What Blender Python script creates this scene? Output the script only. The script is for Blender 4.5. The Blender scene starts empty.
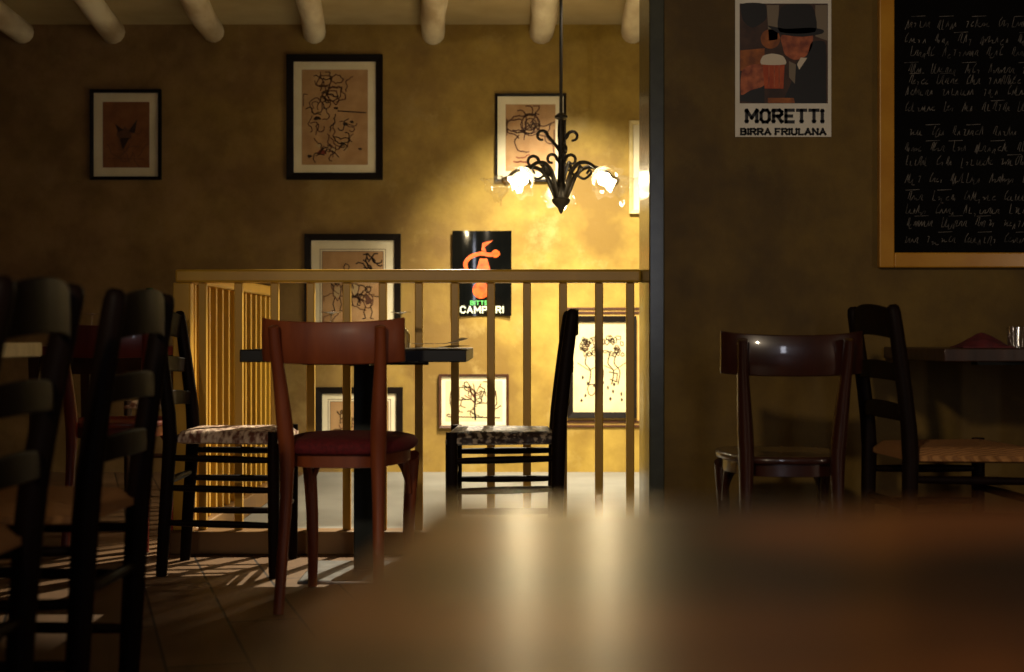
import bpy, math, random
from mathutils import Vector, Matrix
PI = math.pi
sc = bpy.context.scene
COL = sc.collection
F = 1400.0           # focal length in pixels of the 1024 wide frame
CH = 0.76            # camera height
def PX(x, d): return (x - 512.0) * d / F
def PZ(y, d): return CH + (336.0 - y) * d / F

# ------------------------------------------------------------------ materials
def srgb(r, g, b):
    f = lambda c: (c/12.92 if c <= .04045 else ((c+.055)/1.055)**2.4)
    return (f(r/255.), f(g/255.), f(b/255.), 1)
def mat(name, c1, c2=None, rough=.6, scale=8., stretch=(1,1,1), bump=0., metal=0., detail=4., lo=.35, hi=.65, spec=.5, coat=0., coat_r=.1, wave=None, bscale=None):
    m = bpy.data.materials.new(name); m.use_nodes = True
    nt = m.node_tree; N = nt.nodes; L = nt.links
    p = N['Principled BSDF']
    p.inputs['Roughness'].default_value = rough
    p.inputs['Metallic'].default_value = metal
    p.inputs['Specular IOR Level'].default_value = spec
    p.inputs['Coat Weight'].default_value = coat
    p.inputs['Coat Roughness'].default_value = coat_r
    if c2 is None and not bump:
        p.inputs['Base Color'].default_value = c1
        return m
    if c2 is None: c2 = c1
    tc = N.new('ShaderNodeTexCoord'); mp = N.new('ShaderNodeMapping')
    mp.inputs['Scale'].default_value = stretch
    L.new(tc.outputs['Object'], mp.inputs['Vector'])
    if wave:
        t = N.new('ShaderNodeTexWave'); t.wave_type = 'BANDS'; t.bands_direction = wave
        t.inputs['Scale'].default_value = scale; t.inputs['Distortion'].default_value = 2.5
        t.inputs['Detail'].default_value = 2
    else:
        t = N.new('ShaderNodeTexNoise'); t.inputs['Scale'].default_value = scale; t.inputs['Detail'].default_value = detail
    L.new(mp.outputs[0], t.inputs['Vector'])
    fo = t.outputs['Fac']
    r = N.new('ShaderNodeValToRGB'); r.color_ramp.elements[0].position = lo; r.color_ramp.elements[1].position = hi
    r.color_ramp.elements[0].color = c1; r.color_ramp.elements[1].color = c2
    L.new(fo, r.inputs['Fac']); L.new(r.outputs['Color'], p.inputs['Base Color'])
    if bump:
        b = N.new('ShaderNodeBump'); b.inputs['Strength'].default_value = bump; b.inputs['Distance'].default_value = .01
        if bscale:
            t2 = N.new('ShaderNodeTexNoise'); t2.inputs['Scale'].default_value = bscale; t2.inputs['Detail'].default_value = 3
            L.new(mp.outputs[0], t2.inputs['Vector']); L.new(t2.outputs['Fac'], b.inputs['Height'])
        else:
            L.new(fo, b.inputs['Height'])
        L.new(b.outputs['Normal'], p.inputs['Normal'])
    return m

def plaster(name, a, b, c, d, tan=None):
    """sponged wall paint: fine mottling of a/b, larger cloudy patches of c and d"""
    m = bpy.data.materials.new(name); m.use_nodes = True
    nt = m.node_tree; N = nt.nodes; L = nt.links; p = N['Principled BSDF']
    p.inputs['Roughness'].default_value = .62; p.inputs['Specular IOR Level'].default_value = .35
    tc = N.new('ShaderNodeTexCoord')
    def noise(s, det=4, rough=.55):
        t = N.new('ShaderNodeTexNoise'); t.inputs['Scale'].default_value = s; t.inputs['Detail'].default_value = det
        t.inputs['Roughness'].default_value = rough
        L.new(tc.outputs['Object'], t.inputs['Vector']); return t.outputs['Fac']
    def ramp(f, lo, hi, c1, c2):
        r = N.new('ShaderNodeValToRGB'); r.color_ramp.elements[0].position = lo; r.color_ramp.elements[1].position = hi
        r.color_ramp.elements[0].color = c1; r.color_ramp.elements[1].color = c2; L.new(f, r.inputs['Fac']); return r.outputs['Color']
    def mix(f, x, y):
        q = N.new('ShaderNodeMix'); q.data_type = 'RGBA'
        L.new(f, q.inputs[0]); L.new(x, q.inputs[6]); L.new(y, q.inputs[7]); return q.outputs[2]
    W = (1,1,1,1); K = (0,0,0,1)
    base = ramp(noise(6.5, 6, .65), .35, .68, a, b)
    rgbc = N.new('ShaderNodeRGB'); rgbc.outputs[0].default_value = c
    rgbd = N.new('ShaderNodeRGB'); rgbd.outputs[0].default_value = d
    o1 = mix(ramp(noise(1.3, 5, .6), .47, .6, K, W), base, rgbc.outputs[0])
    o2 = mix(ramp(noise(2.9, 6, .7), .56, .72, K, W), o1, rgbd.outputs[0])
    if tan:      # older tan distemper towards the left end of the wall, blended raggedly into the yellow one
        sx = N.new('ShaderNodeSeparateXYZ'); L.new(tc.outputs['Object'], sx.inputs[0])
        ad = N.new('ShaderNodeMath'); ad.operation = 'MULTIPLY_ADD'; L.new(noise(1.7, 5, .65), ad.inputs[0]); ad.inputs[1].default_value = 1.6; L.new(sx.outputs['X'], ad.inputs[2])
        mr = N.new('ShaderNodeMapRange'); mr.inputs[1].default_value = -1.2; mr.inputs[2].default_value = .9; mr.inputs[3].default_value = .75; mr.inputs[4].default_value = 0
        L.new(ad.outputs[0], mr.inputs[0])
        q = N.new('ShaderNodeMix'); q.data_type = 'RGBA'; L.new(mr.outputs[0], q.inputs[0]); L.new(o2, q.inputs[6])
        tn = ramp(noise(3.3, 6, .65), .38, .66, tan[0], tan[1]); L.new(tn, q.inputs[7]); o2 = q.outputs[2]
    L.new(o2, p.inputs['Base Color'])
    bp = N.new('ShaderNodeBump'); bp.inputs['Strength'].default_value = .25; bp.inputs['Distance'].default_value = .01
    L.new(noise(14, 5, .6), bp.inputs['Height']); L.new(bp.outputs['Normal'], p.inputs['Normal'])
    return m

def glassy(name, tint=(1,1,1,1), gloss=.16, rough=.03, milk=0., milk_col=(1,.9,.75,1)):
    m = bpy.data.materials.new(name); m.use_nodes = True
    nt = m.node_tree; N = nt.nodes; L = nt.links; N.remove(N['Principled BSDF'])
    t = N.new('ShaderNodeBsdfTransparent'); t.inputs[0].default_value = tint
    g = N.new('ShaderNodeBsdfGlossy'); g.inputs['Roughness'].default_value = rough
    lw = N.new('ShaderNodeLayerWeight'); lw.inputs[0].default_value = .35
    mr = N.new('ShaderNodeMapRange'); mr.inputs[3].default_value = gloss*.35; mr.inputs[4].default_value = min(1, gloss*4)
    L.new(lw.outputs['Facing'], mr.inputs[0])
    mx = N.new('ShaderNodeMixShader'); L.new(mr.outputs[0], mx.inputs[0]); L.new(t.outputs[0], mx.inputs[1]); L.new(g.outputs[0], mx.inputs[2])
    out = mx.outputs[0]
    if milk:
        tr = N.new('ShaderNodeBsdfTranslucent'); tr.inputs[0].default_value = milk_col
        m2 = N.new('ShaderNodeMixShader'); m2.inputs[0].default_value = milk
        L.new(out, m2.inputs[1]); L.new(tr.outputs[0], m2.inputs[2]); out = m2.outputs[0]
    L.new(out, N['Material Output'].inputs[0])
    return m

def emis(name, col, s):
    m = bpy.data.materials.new(name); m.use_nodes = True
    p = m.node_tree.nodes['Principled BSDF']
    p.inputs['Base Color'].default_value = (0,0,0,1)
    p.inputs['Emission Color'].default_value = col; p.inputs['Emission Strength'].default_value = s
    return m

def planks(name):
    m = bpy.data.materials.new(name); m.use_nodes = True
    nt = m.node_tree; N = nt.nodes; L = nt.links; p = N['Principled BSDF']
    tc = N.new('ShaderNodeTexCoord'); mp = N.new('ShaderNodeMapping'); mp.inputs['Rotation'].default_value = (0,0,PI/2-.3)
    L.new(tc.outputs['Object'], mp.inputs[0])
    b = N.new('ShaderNodeTexBrick'); b.offset = .43
    b.inputs['Color1'].default_value = srgb(124,94,66); b.inputs['Color2'].default_value = srgb(100,74,52); b.inputs['Mortar'].default_value = srgb(44,31,22)
    b.inputs['Scale'].default_value = 1; b.inputs['Mortar Size'].default_value = .004
    b.inputs['Brick Width'].default_value = 1.1; b.inputs['Row Height'].default_value = .19; b.inputs['Bias'].default_value = -.1
    L.new(mp.outputs[0], b.inputs['Vector'])
    n = N.new('ShaderNodeTexNoise'); n.inputs['Scale'].default_value = 3; n.inputs['Detail'].default_value = 6
    mp2 = N.new('ShaderNodeMapping'); mp2.inputs['Scale'].default_value = (1,12,1); L.new(mp.outputs[0], mp2.inputs[0]); L.new(mp2.outputs[0], n.inputs['Vector'])
    mx = N.new('ShaderNodeMix'); mx.data_type = 'RGBA'; mx.blend_type = 'MULTIPLY'; mx.inputs[0].default_value = .6
    L.new(b.outputs['Color'], mx.inputs[6]); L.new(n.outputs['Color'], mx.inputs[7])
    r = N.new('ShaderNodeValToRGB'); r.color_ramp.elements[0].color = (.45,.45,.45,1); r.color_ramp.elements[1].color = (1,1,1,1)
    L.new(n.outputs['Fac'], r.inputs[0]); L.new(r.outputs[0], mx.inputs[7])
    L.new(mx.outputs[2], p.inputs['Base Color'])
    p.inputs['Roughness'].default_value = .5; p.inputs['Specular IOR Level'].default_value = .35
    bp = N.new('ShaderNodeBump'); bp.inputs['Strength'].default_value = .3; bp.inputs['Distance'].default_value = .004
    L.new(b.outputs['Fac'], bp.inputs['Height']); bp.invert = True; L.new(bp.outputs[0], p.inputs['Normal'])
    return m

M = {}
M['wall_back'] = plaster('ochre_plaster', srgb(146,119,48), srgb(172,144,64), srgb(126,99,38), srgb(172,148,84), (srgb(104,79,54), srgb(142,113,82)))
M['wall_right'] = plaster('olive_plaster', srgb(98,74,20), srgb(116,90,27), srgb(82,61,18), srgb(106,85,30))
M['wall_other'] = mat('brown_plaster', srgb(110,84,52), srgb(126,98,60), .8, 4)
M['ceiling'] = mat('cream_ceiling', srgb(176,158,118), srgb(160,142,100), .85, 3, bump=.1)
M['beam'] = mat('whitewashed_log', srgb(226,216,190), srgb(178,158,126), .8, 7, (1,.25,1), .7)
M['floor'] = planks('dark_planks')
M['landing'] = mat('pale_cement', srgb(138,137,132), srgb(124,123,118), .6, 3)
M['trim'] = mat('grey_paint', srgb(70,71,56), srgb(62,63,50), .22, 20, spec=.6)
M['rail'] = mat('ochre_painted_wood', srgb(206,160,52), srgb(192,146,44), .38, 6, (1,1,.2))
M['base_board'] = mat('brown_painted_board', srgb(120,86,40), srgb(104,72,34), .5, 6, (.3,1,1))
M['dark_wood'] = mat('dark_walnut', srgb(44,26,18), srgb(62,37,24), .36, 6, (4,4,.6), .1, coat=.2)
M['black_wood'] = mat('nearly_black_wood', srgb(18,10,7), srgb(26,15,10), .5, 6, (4,4,.6), .1, spec=.07)
M['red_wood'] = mat('reddish_brown_wood', srgb(152,76,36), srgb(126,58,28), .5, 5, (4,4,.7), .05, coat=.08, coat_r=.25)
M['mahogany'] = mat('dark_mahogany', srgb(58,26,16), srgb(46,20,13), .3, 5, (4,4,.7), .02, coat=1., coat_r=.07)
M['cherry'] = mat('red_stained_wood', srgb(120,44,30), srgb(98,33,24), .35, 5, (4,4,.7), .05, coat=.3)
M['red_fabric'] = mat('burgundy_fabric', srgb(116,24,30), srgb(92,18,24), .85, 120, bump=.3)
M['rush'] = mat('woven_rush', srgb(170,118,62), srgb(138,92,46), .75, 55, bump=.5, wave='X')
M['mixed_weave'] = mat('patched_weave', srgb(214,186,160), srgb(104,58,40), .7, 26, (1,2.4,1), .6, lo=.42, hi=.6)
M['speckle_weave'] = mat('speckled_weave', srgb(44,28,22), srgb(176,158,136), .5, 60, (1,1,1), .6, lo=.5, hi=.62)
M['table_black'] = mat('black_table', srgb(14,14,14), srgb(22,21,20), .4, 10, spec=.3)
M['iron_green'] = mat('dark_iron', srgb(18,26,22), srgb(26,34,30), .45, 12, metal=.3)
M['plate_metal'] = mat('brushed_plate', srgb(150,150,150), srgb(120,120,120), .38, 14, metal=.8)
M['cream_top'] = mat('cream_table_top', srgb(226,206,150), srgb(206,184,128), .5, 6, (1,6,1))
M['near_table'] = mat('worn_varnished_wood', srgb(168,100,50), srgb(44,24,14), .42, 3.0, (3.0,4.2,1), .05, lo=.42, hi=.57, detail=4, spec=.6, coat=1., coat_r=.27, bscale=40)
M['near_table'].node_tree.nodes['Principled BSDF'].inputs['Coat IOR'].default_value = 2.1
M['iron'] = mat('wrought_iron', srgb(22,18,14), srgb(34,28,20), .45, 30, metal=.5)
M['shade'] = glassy('shade_glass', gloss=.05, rough=.03, milk=.025)
M['glass'] = glassy('clear_glass', gloss=.45, rough=.1)
M['pane'] = glassy('picture_glass', gloss=.05, rough=.02)
M['bulb'] = emis('glowing_bulb', (1,.80,.46,1), 170)
M['bulb_off'] = mat('frosted_bulb', srgb(230,220,200), rough=.3)
M['brass'] = mat('aged_brass', srgb(120,90,40), srgb(90,64,28), .35, 20, metal=.8)
M['frame_black'] = mat('black_frame', srgb(18,13,11), srgb(25,18,14), .5, 20, spec=.15)
M['frame_brown'] = mat('brown_frame', srgb(60,34,20), srgb(80,46,26), .4, 20)
M['frame_cream'] = mat('cream_frame', srgb(214,196,140), srgb(196,176,120), .5, 20)
M['ochre_board'] = mat('ochre_board', srgb(196,160,84), srgb(184,146,72), .6, 12)
M['mat'] = mat('cream_mount', srgb(244,236,208), srgb(236,226,194), .8, 10)
M['paper_tan'] = mat('tan_paper', srgb(196,158,112), srgb(180,140,96), .8, 12)
M['paper_brown'] = mat('brown_paper', srgb(150,98,58), srgb(128,80,46), .8, 12)
M['paper_cream'] = mat('cream_paper', srgb(240,224,176), srgb(232,214,162), .8, 12)
M['ink'] = mat('sepia_ink', srgb(52,32,22))
M['ink_red'] = mat('faded_red_ink', srgb(140,60,34))
M['ink_pale'] = mat('pale_wash', srgb(190,164,120))
M['ink_soft'] = mat('soft_brown_ink', srgb(104,66,44))
M['white'] = mat('poster_paper', srgb(236,230,214), srgb(226,220,202), .7, 12)
M['sheet'] = mat('white_sheet', srgb(226,214,188), srgb(206,190,156), .7, 12)
M['p_black'] = mat('print_black', srgb(16,14,16), rough=.5)
M['p_dark'] = mat('print_dark_brown', srgb(78,52,40), srgb(48,30,26), .6, 18)
M['p_orange'] = mat('print_orange', srgb(176,100,40), srgb(120,64,30), .6, 26)
M['p_skin'] = mat('print_tan', srgb(196,108,66), srgb(130,62,42), .6, 36)
M['p_beer'] = mat('print_amber', srgb(168,62,26), srgb(190,84,36), .6, 30)
M['p_foam'] = mat('print_foam', srgb(220,206,182), rough=.6)
M['p_grey'] = mat('print_grey', srgb(130,116,96), rough=.6)
M['sign_black'] = mat('glossy_black', srgb(8,9,9), srgb(12,13,12), .07, 10, spec=.5)
M['sign_red'] = mat('glossy_vermilion', srgb(226,72,26), srgb(240,110,40), .25, 30)
M['sign_text'] = mat('pale_lettering', srgb(226,236,214), rough=.4)
M['sign_green'] = mat('green_lettering', srgb(96,200,110), rough=.4)
M['board'] = mat('slate_board', srgb(9,8,8), srgb(13,12,11), .9, 5, spec=.1)
M['chalk'] = mat('chalk', srgb(118,112,104), srgb(52,50,48), .9, 40)
M['board_frame'] = mat('honey_frame', srgb(206,148,44), srgb(190,130,36), .25, 8, coat=.3)
M['napkin'] = mat('dark_red_napkin', srgb(96,28,32), srgb(76,20,26), .8, 30)
M['bottle_green'] = mat('green_bottle', srgb(40,84,20), srgb(30,64,16), .15, 10)
M['cord'] = mat('black_cord', srgb(30,26,22), rough=.5)

# ------------------------------------------------------------------ mesh builder
class MB:
    def __init__(s): s.v = []; s.f = []; s.m = []; s.k = 0
    def add(s, vs, fs, k=None):
        b = len(s.v); s.v += [tuple(v) for v in vs]
        for f in fs: s.f.append(tuple(b+i for i in f)); s.m.append(s.k if k is None else k)
    def box(s, x0, x1, y0, y1, z0, z1, k=None):
        vs = [(x,y,z) for z in (z0,z1) for y in (y0,y1) for x in (x0,x1)]
        s.add(vs, [(0,2,3,1),(4,5,7,6),(0,1,5,4),(2,6,7,3),(0,4,6,2),(1,3,7,5)], k)
    def tube(s, pts, rad, n=10, k=None, cap=True, flat=(1,1), up=None):
        pts = [Vector(p) for p in pts]
        if not hasattr(rad, '__len__'): rad = [rad]*len(pts)
        rings = []; prev = None
        for i, p in enumerate(pts):
            t = (pts[min(i+1,len(pts)-1)] - pts[max(i-1,0)]).normalized()
            if prev is None:
                u = Vector(up) if up else (Vector((1,0,0)) if abs(t.x) < .9 else Vector((0,1,0)))
            else: u = prev
            u = (u - t*u.dot(t)).normalized(); w = t.cross(u); prev = u
            rings.append([p + (u*math.cos(a)*flat[0] + w*math.sin(a)*flat[1])*rad[i] for a in [2*PI*j/n for j in range(n)]])
        vs = [v for r in rings for v in r]; fs = []
        for i in range(len(pts)-1):
            for j in range(n): fs.append((i*n+j, i*n+(j+1)%n, (i+1)*n+(j+1)%n, (i+1)*n+j))
        if cap: fs.append(tuple(range(n-1,-1,-1))); fs.append(tuple(range((len(pts)-1)*n, len(pts)*n)))
        s.add(vs, fs, k)
    def lathe(s, prof, n=24, c=(0,0,0), k=None, mtx=None, rim=None, cap=True):
        vs = []; fs = []; c = Vector(c)
        for i,(r,z) in enumerate(prof):
            for j in range(n):
                a = 2*PI*j/n; rr = r; zz = z
                if rim: rr, zz = rim(i, a, r, z)
                v = Vector((rr*math.cos(a), rr*math.sin(a), zz))
                if mtx: v = mtx @ v
                vs.append(v + c)
        for i in range(len(prof)-1):
            for j in range(n): fs.append((i*n+j, i*n+(j+1)%n, (i+1)*n+(j+1)%n, (i+1)*n+j))
        if cap:
            if prof[0][0] > 1e-4: fs.append(tuple(range(n-1,-1,-1)))
            if prof[-1][0] > 1e-4: fs.append(tuple(range((len(prof)-1)*n, len(prof)*n)))
        s.add(vs, fs, k)
    def slab(s, grid_top, grid_bot, k=None):
        """closed shell between two equal grids of points (rows of points)"""
        R = len(grid_top); Cn = len(grid_top[0]); n = R*Cn
        vs = [p for r in grid_top for p in r] + [p for r in grid_bot for p in r]; fs = []
        for i in range(R-1):
            for j in range(Cn-1):
                a = i*Cn+j; fs.append((a, a+1, a+Cn+1, a+Cn)); fs.append((n+a, n+a+Cn, n+a+Cn+1, n+a+1))
        for j in range(Cn-1):
            fs.append((j, n+j, n+j+1, j+1)); a = (R-1)*Cn+j; fs.append((a, a+1, n+a+1, n+a))
        for i in range(R-1):
            a = i*Cn; fs.append((a, a+Cn, n+a+Cn, n+a)); a = i*Cn+Cn-1; fs.append((a, n+a, n+a+Cn, a+Cn))
        s.add(vs, fs, k)
    # flat artwork in the x/z plane facing -y
    def poly(s, pts, y, k): s.add([(x,y,z) for x,z in pts], [tuple(range(len(pts)))], k)
    def ribbon(s, pts, w, y, k):
        for (x0,z0),(x1,z1) in zip(pts, pts[1:]):
            d = math.hypot(x1-x0, z1-z0)
            if d < 1e-7: continue
            ex, ez = (x1-x0)/d*w*.45, (z1-z0)/d*w*.45; nx, nz = -(z1-z0)/d*w/2, (x1-x0)/d*w/2
            s.add([(x0-ex+nx,y,z0-ez+nz),(x0-ex-nx,y,z0-ez-nz),(x1+ex-nx,y,z1+ez-nz),(x1+ex+nx,y,z1+ez+nz)], [(0,1,2,3)], k)
    def disc(s, x, z, r, y, k, rx=None, n=20): s.poly([(x+(rx or r)*math.cos(2*PI*i/n), z+r*math.sin(2*PI*i/n)) for i in range(n)], y, k)
    def build(s, name, mats, parent=None, smooth=True, bevel=0, angle=40, loc=(0,0,0)):
        me = bpy.data.meshes.new(name); me.from_pydata(s.v, [], s.f); me.update()
        mats = mats if isinstance(mats, (list,tuple)) else [mats]
        for m in mats: me.materials.append(m)
        for p, k in zip(me.polygons, s.m): p.material_index = k; p.use_smooth = smooth
        if smooth: 
            try: me.set_sharp_from_angle(angle=math.radians(angle))
            except Exception: pass
        o = bpy.data.objects.new(name, me); COL.objects.link(o); o.location = loc
        if parent is not None: o.parent = parent
        if bevel:
            b = o.modifiers.new('bevel', 'BEVEL'); b.width = bevel; b.segments = 2; b.limit_method = 'ANGLE'
        return o

def thing(name, label, cat, loc=(0,0,0), rz=0, group=None):
    o = bpy.data.objects.new(name, None); COL.objects.link(o); o.location = loc; o.rotation_euler = (0,0,rz)
    o.empty_display_size = .1
    return tag(o, label, cat, group)
def tag(o, label, cat, group=None):
    o['label'] = label; o['category'] = cat
    if group: o['group'] = group
    return o
def struct(name, mb, m, **kw):
    o = mb.build(name, m, smooth=kw.pop('smooth', False), **kw); o['kind'] = 'structure'; return o
def dup(root, loc, rz, label=None):
    r = root.copy(); COL.objects.link(r); r.location = loc; r.rotation_euler = (0,0,rz)
    if label: r['label'] = label
    for ch in root.children:
        c = ch.copy(); COL.objects.link(c); c.parent = r
        for g in ch.children:
            d = g.copy(); COL.objects.link(d); d.parent = c
    return r
def bx(*a):
    m = MB(); m.box(*a); return m
def smooth_path(pts, n=6):
    P = [Vector(p) for p in pts]; out = []
    for i in range(len(P)-1):
        p0, p1, p2, p3 = P[max(i-1,0)], P[i], P[i+1], P[min(i+2,len(P)-1)]
        for j in range(n):
            t = j/n
            out.append(.5*((2*p1)+(p2-p0)*t+(2*p0-5*p1+4*p2-p3)*t*t+(3*p1-p0-3*p2+p3)*t**3))
    out.append(P[-1]); return out

# ------------------------------------------------------------------ the room
YW = 7.82; YR = 4.60; YB = 4.90; XL = -3.1; XR = 3.2; YF = -2.6; ZC = 2.50
RX = PX(649, YR)                       # free end of the right wall
LX = -1.15                             # side run of the balustrade
m = MB(); m.box(XL, XR, YF, YB, -.1, 0); m.box(XL, LX, YB, YW, -.1, 0); struct('floor', m, M['floor'])
struct('floor_landing', bx(LX, XR, YB, YW, -.1, 0), M['landing'])
struct('wall_back', bx(XL-.1, XR+.1, YW, YW+.12, -.1, ZC+.1), M['wall_back'])
struct('wall_left', bx(XL-.1, XL, YF, YW, -.1, ZC+.1), M['wall_other'])
struct('wall_side', bx(XR, XR+.1, YF, YW, -.1, ZC+.1), M['wall_other'])
WX0, WX1, WZ0, WZ1 = .4, 1.0, .5, 2.1       # window behind the camera
m = MB(); m.box(XL-.1, WX0, YF-.12, YF, -.1, ZC+.1); m.box(WX1, XR+.1, YF-.12, YF, -.1, ZC+.1)
m.box(WX0, WX1, YF-.12, YF, -.1, WZ0); m.box(WX0, WX1, YF-.12, YF, WZ1, ZC+.1); struct('wall_rear', m, M['wall_other'])
w = MB()
for a in ((WX0,WX0+.06,WZ0,WZ1),(WX1-.06,WX1,WZ0,WZ1),(WX0+.06,WX1-.06,WZ0,WZ0+.06),(WX0+.06,WX1-.06,WZ1-.06,WZ1),((WX0+WX1)/2-.025,(WX0+WX1)/2+.025,WZ0+.06,WZ1-.06)):
    w.box(a[0],a[1],YF-.09,YF-.03,a[2],a[3])
win = struct('window_1', w, M['trim'])
struct('ceiling', bx(XL-.1, XR+.1, YF-.12, YW+.12, ZC, ZC+.1), M['ceiling'])
struct('wall_right', bx(RX+.045, XR, YR, YB+.05, 0, ZC), M['wall_right'])
m = MB(); m.box(RX, RX+.05, YR-.008, YB+.055, 0, ZC); struct('trim_1', m, M['trim'], bevel=.004)
# log beams under the ceiling (x at y=0 of the picture, x at the wall)
def log(xa, xb, r, seed):
    rnd = random.Random(seed); pts = []; rad = []
    for i in range(15):
        y = YW + .02 - i*.42; t = (YW - y)/(YW-6.9)
        pts.append((xb + (xa-xb)*t + rnd.uniform(-.008,.008), y, ZC - .045 + rnd.uniform(-.006,.006))); rad.append(r*rnd.uniform(.93,1.07))
    mb = MB(); mb.tube(pts, rad, 14); return mb
for k,(a,b) in enumerate(((-2.66,-2.74),(PX(82,6.9),PX(114,YW)),(PX(190,6.9),PX(212,YW)),(PX(308,6.9),PX(315,YW)),(PX(434,6.9),PX(434,YW)),(PX(547,6.9),PX(541,YW)),(PX(641,6.9),PX(632,YW)),(1.3,1.25),(1.95,1.9),(2.6,2.55))):
    struct('ceiling_beam', log(a, b, .066, k), M['beam'], smooth=True)

# ------------------------------------------------------------------ balustrade
RZ = PZ(276, YB)                       # handrail centre height
bal = thing('balustrade', 'ochre painted wooden balustrade with square balusters and wide handrail', 'railing', (0,YB,0))
YE = 6.66
hm = MB()
hm.box(PX(177,YB), RX+.0, -.033, .033, RZ-.024, RZ+.022)
hm.build('handrail', M['rail'], bal, bevel=.008)
hm = MB(); hm.box(LX-.033, LX+.033, .034, YE-YB, RZ-.024, RZ+.022); hm.build('handrail', M['rail'], bal, bevel=.008)
hm = MB(); hm.box(LX-.04, RX, -.045, .045, 0, .082); hm.build('base_board', M['base_board'], bal, bevel=.006)
hm = MB(); hm.box(LX-.04, LX+.04, .046, YE-YB, 0, .082); hm.build('base_board', M['base_board'], bal, bevel=.006)
b = bx(-.014, .014, -.014, .014, .083, RZ-.0245)
first = b.build('baluster', M['rail'], bal, bevel=.003)
pos = [(PX(203+36*k, YB), 0) for k in range(1,12)] + [(PX(203,YB), 0)] + [(LX, .13+.1195*k) for k in range(14)]
first.location = (PX(203+36*12-1.5, YB)-.012, 0, 0)
for x, y in pos:
    c = first.copy(); COL.objects.link(c); c.parent = bal; c.location = (x, y, 0)
nw = MB(); nw.box(LX-.03, LX+.03, -.03, .03, .083, RZ-.0245); nw.build('newel_post', M['rail'], bal, bevel=.004)
nw = MB(); nw.box(LX-.03, LX+.03, YE-YB+.001, YE-YB+.06, 0, RZ+.02); nw.build('newel_post', M['rail'], bal, bevel=.004)

# ------------------------------------------------------------------ lettering
G = {'M':(5,[[(0,0),(0,6),(2.5,2),(5,6),(5,0)]]),'O':(4,[[(1,0),(0,1.3),(0,4.7),(1,6),(3,6),(4,4.7),(4,1.3),(3,0),(1,0)]]),
 'R':(4,[[(0,0),(0,6),(3,6),(4,5.2),(4,3.9),(3,3),(0,3)],[(2,3),(4,0)]]),'E':(3.6,[[(3.6,6),(0,6),(0,0),(3.6,0)],[(0,3),(2.8,3)]]),
 'T':(4,[[(0,6),(4,6)],[(2,6),(2,0)]]),'I':(0,[[(0,0),(0,6)]]),'B':(4,[[(0,0),(0,6),(3,6),(3.8,5.2),(3.8,3.8),(3,3.1),(0,3.1)],[(3,3.1),(4,2.3),(4,.8),(3,0),(0,0)]]),
 'A':(4.4,[[(0,0),(2.2,6),(4.4,0)],[(.9,2),(3.5,2)]]),'F':(3.5,[[(0,0),(0,6),(3.5,6)],[(0,3),(2.7,3)]]),'U':(4,[[(0,6),(0,1.2),(1,0),(3,0),(4,1.2),(4,6)]]),
 'L':(3.3,[[(0,6),(0,0),(3.3,0)]]),'N':(4,[[(0,0),(0,6),(4,0),(4,6)]]),'C':(4,[[(4,4.8),(3,6),(1,6),(0,4.7),(0,1.3),(1,0),(3,0),(4,1.2)]]),
 'P':(3.8,[[(0,0),(0,6),(3,6),(3.8,5.2),(3.8,3.6),(3,2.8),(0,2.8)]])}
SERIF = {'M':[(0,0),(5,0),(0,6),(5,6)],'R':[(0,0),(0,6),(4,0)],'E':[],'T':[(2,0)],'I':[(0,0),(0,6)],'B':[],'A':[(0,0),(4.4,0)],'F':[(0,0)],'U':[(0,6),(4,6)],'L':[(0,6)],'N':[(0,0),(4,6),(0,6)],'P':[(0,0)],'C':[],'O':[]}
def text(mb, t, x0, x1, z0, z1, w, y, k, serif=False):
    gap = 2.1; tot = sum((2.4 if c == ' ' else G[c][0]+gap) for c in t) - gap
    sx = (x1-x0)/tot; sz = (z1-z0)/6; x = x0
    for c in t:
        if c == ' ': x += 2.4*sx; continue
        for st in G[c][1]: mb.ribbon([(x+a*sx, z0+b*sz) for a,b in st], w, y, k)
        if serif:
            for a,b in SERIF[c]:
                zz = z0+b*sz+(w*.25 if b == 0 else -w*.25); mb.ribbon([(x+(a-.6)*sx, zz),(x+(a+.6)*sx, zz)], w*.7, y, k)
        x += (G[c][0]+gap)*sx

# ------------------------------------------------------------------ framed pictures on the back wall
def blob(rnd, cx, cz, rx, rz, n=14, jit=.25):
    out = [(cx+rx*(1+rnd.uniform(-jit,jit))*math.cos(2*PI*i/n), cz+rz*(1+rnd.uniform(-jit,jit))*math.sin(2*PI*i/n)) for i in range(n)]
    return out+[out[0]]
def wander(rnd, x, z, n, step, a=None, curl=.7):
    pts = [(x,z)]; a = rnd.uniform(0,2*PI) if a is None else a
    for _ in range(n):
        a += rnd.uniform(-curl,curl); x += step*math.cos(a); z += step*math.sin(a); pts.append((x,z))
    return pts
def clampp(pts, w, h): return [(max(-w,min(w,x)), max(-h,min(h,z))) for x,z in pts]

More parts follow.
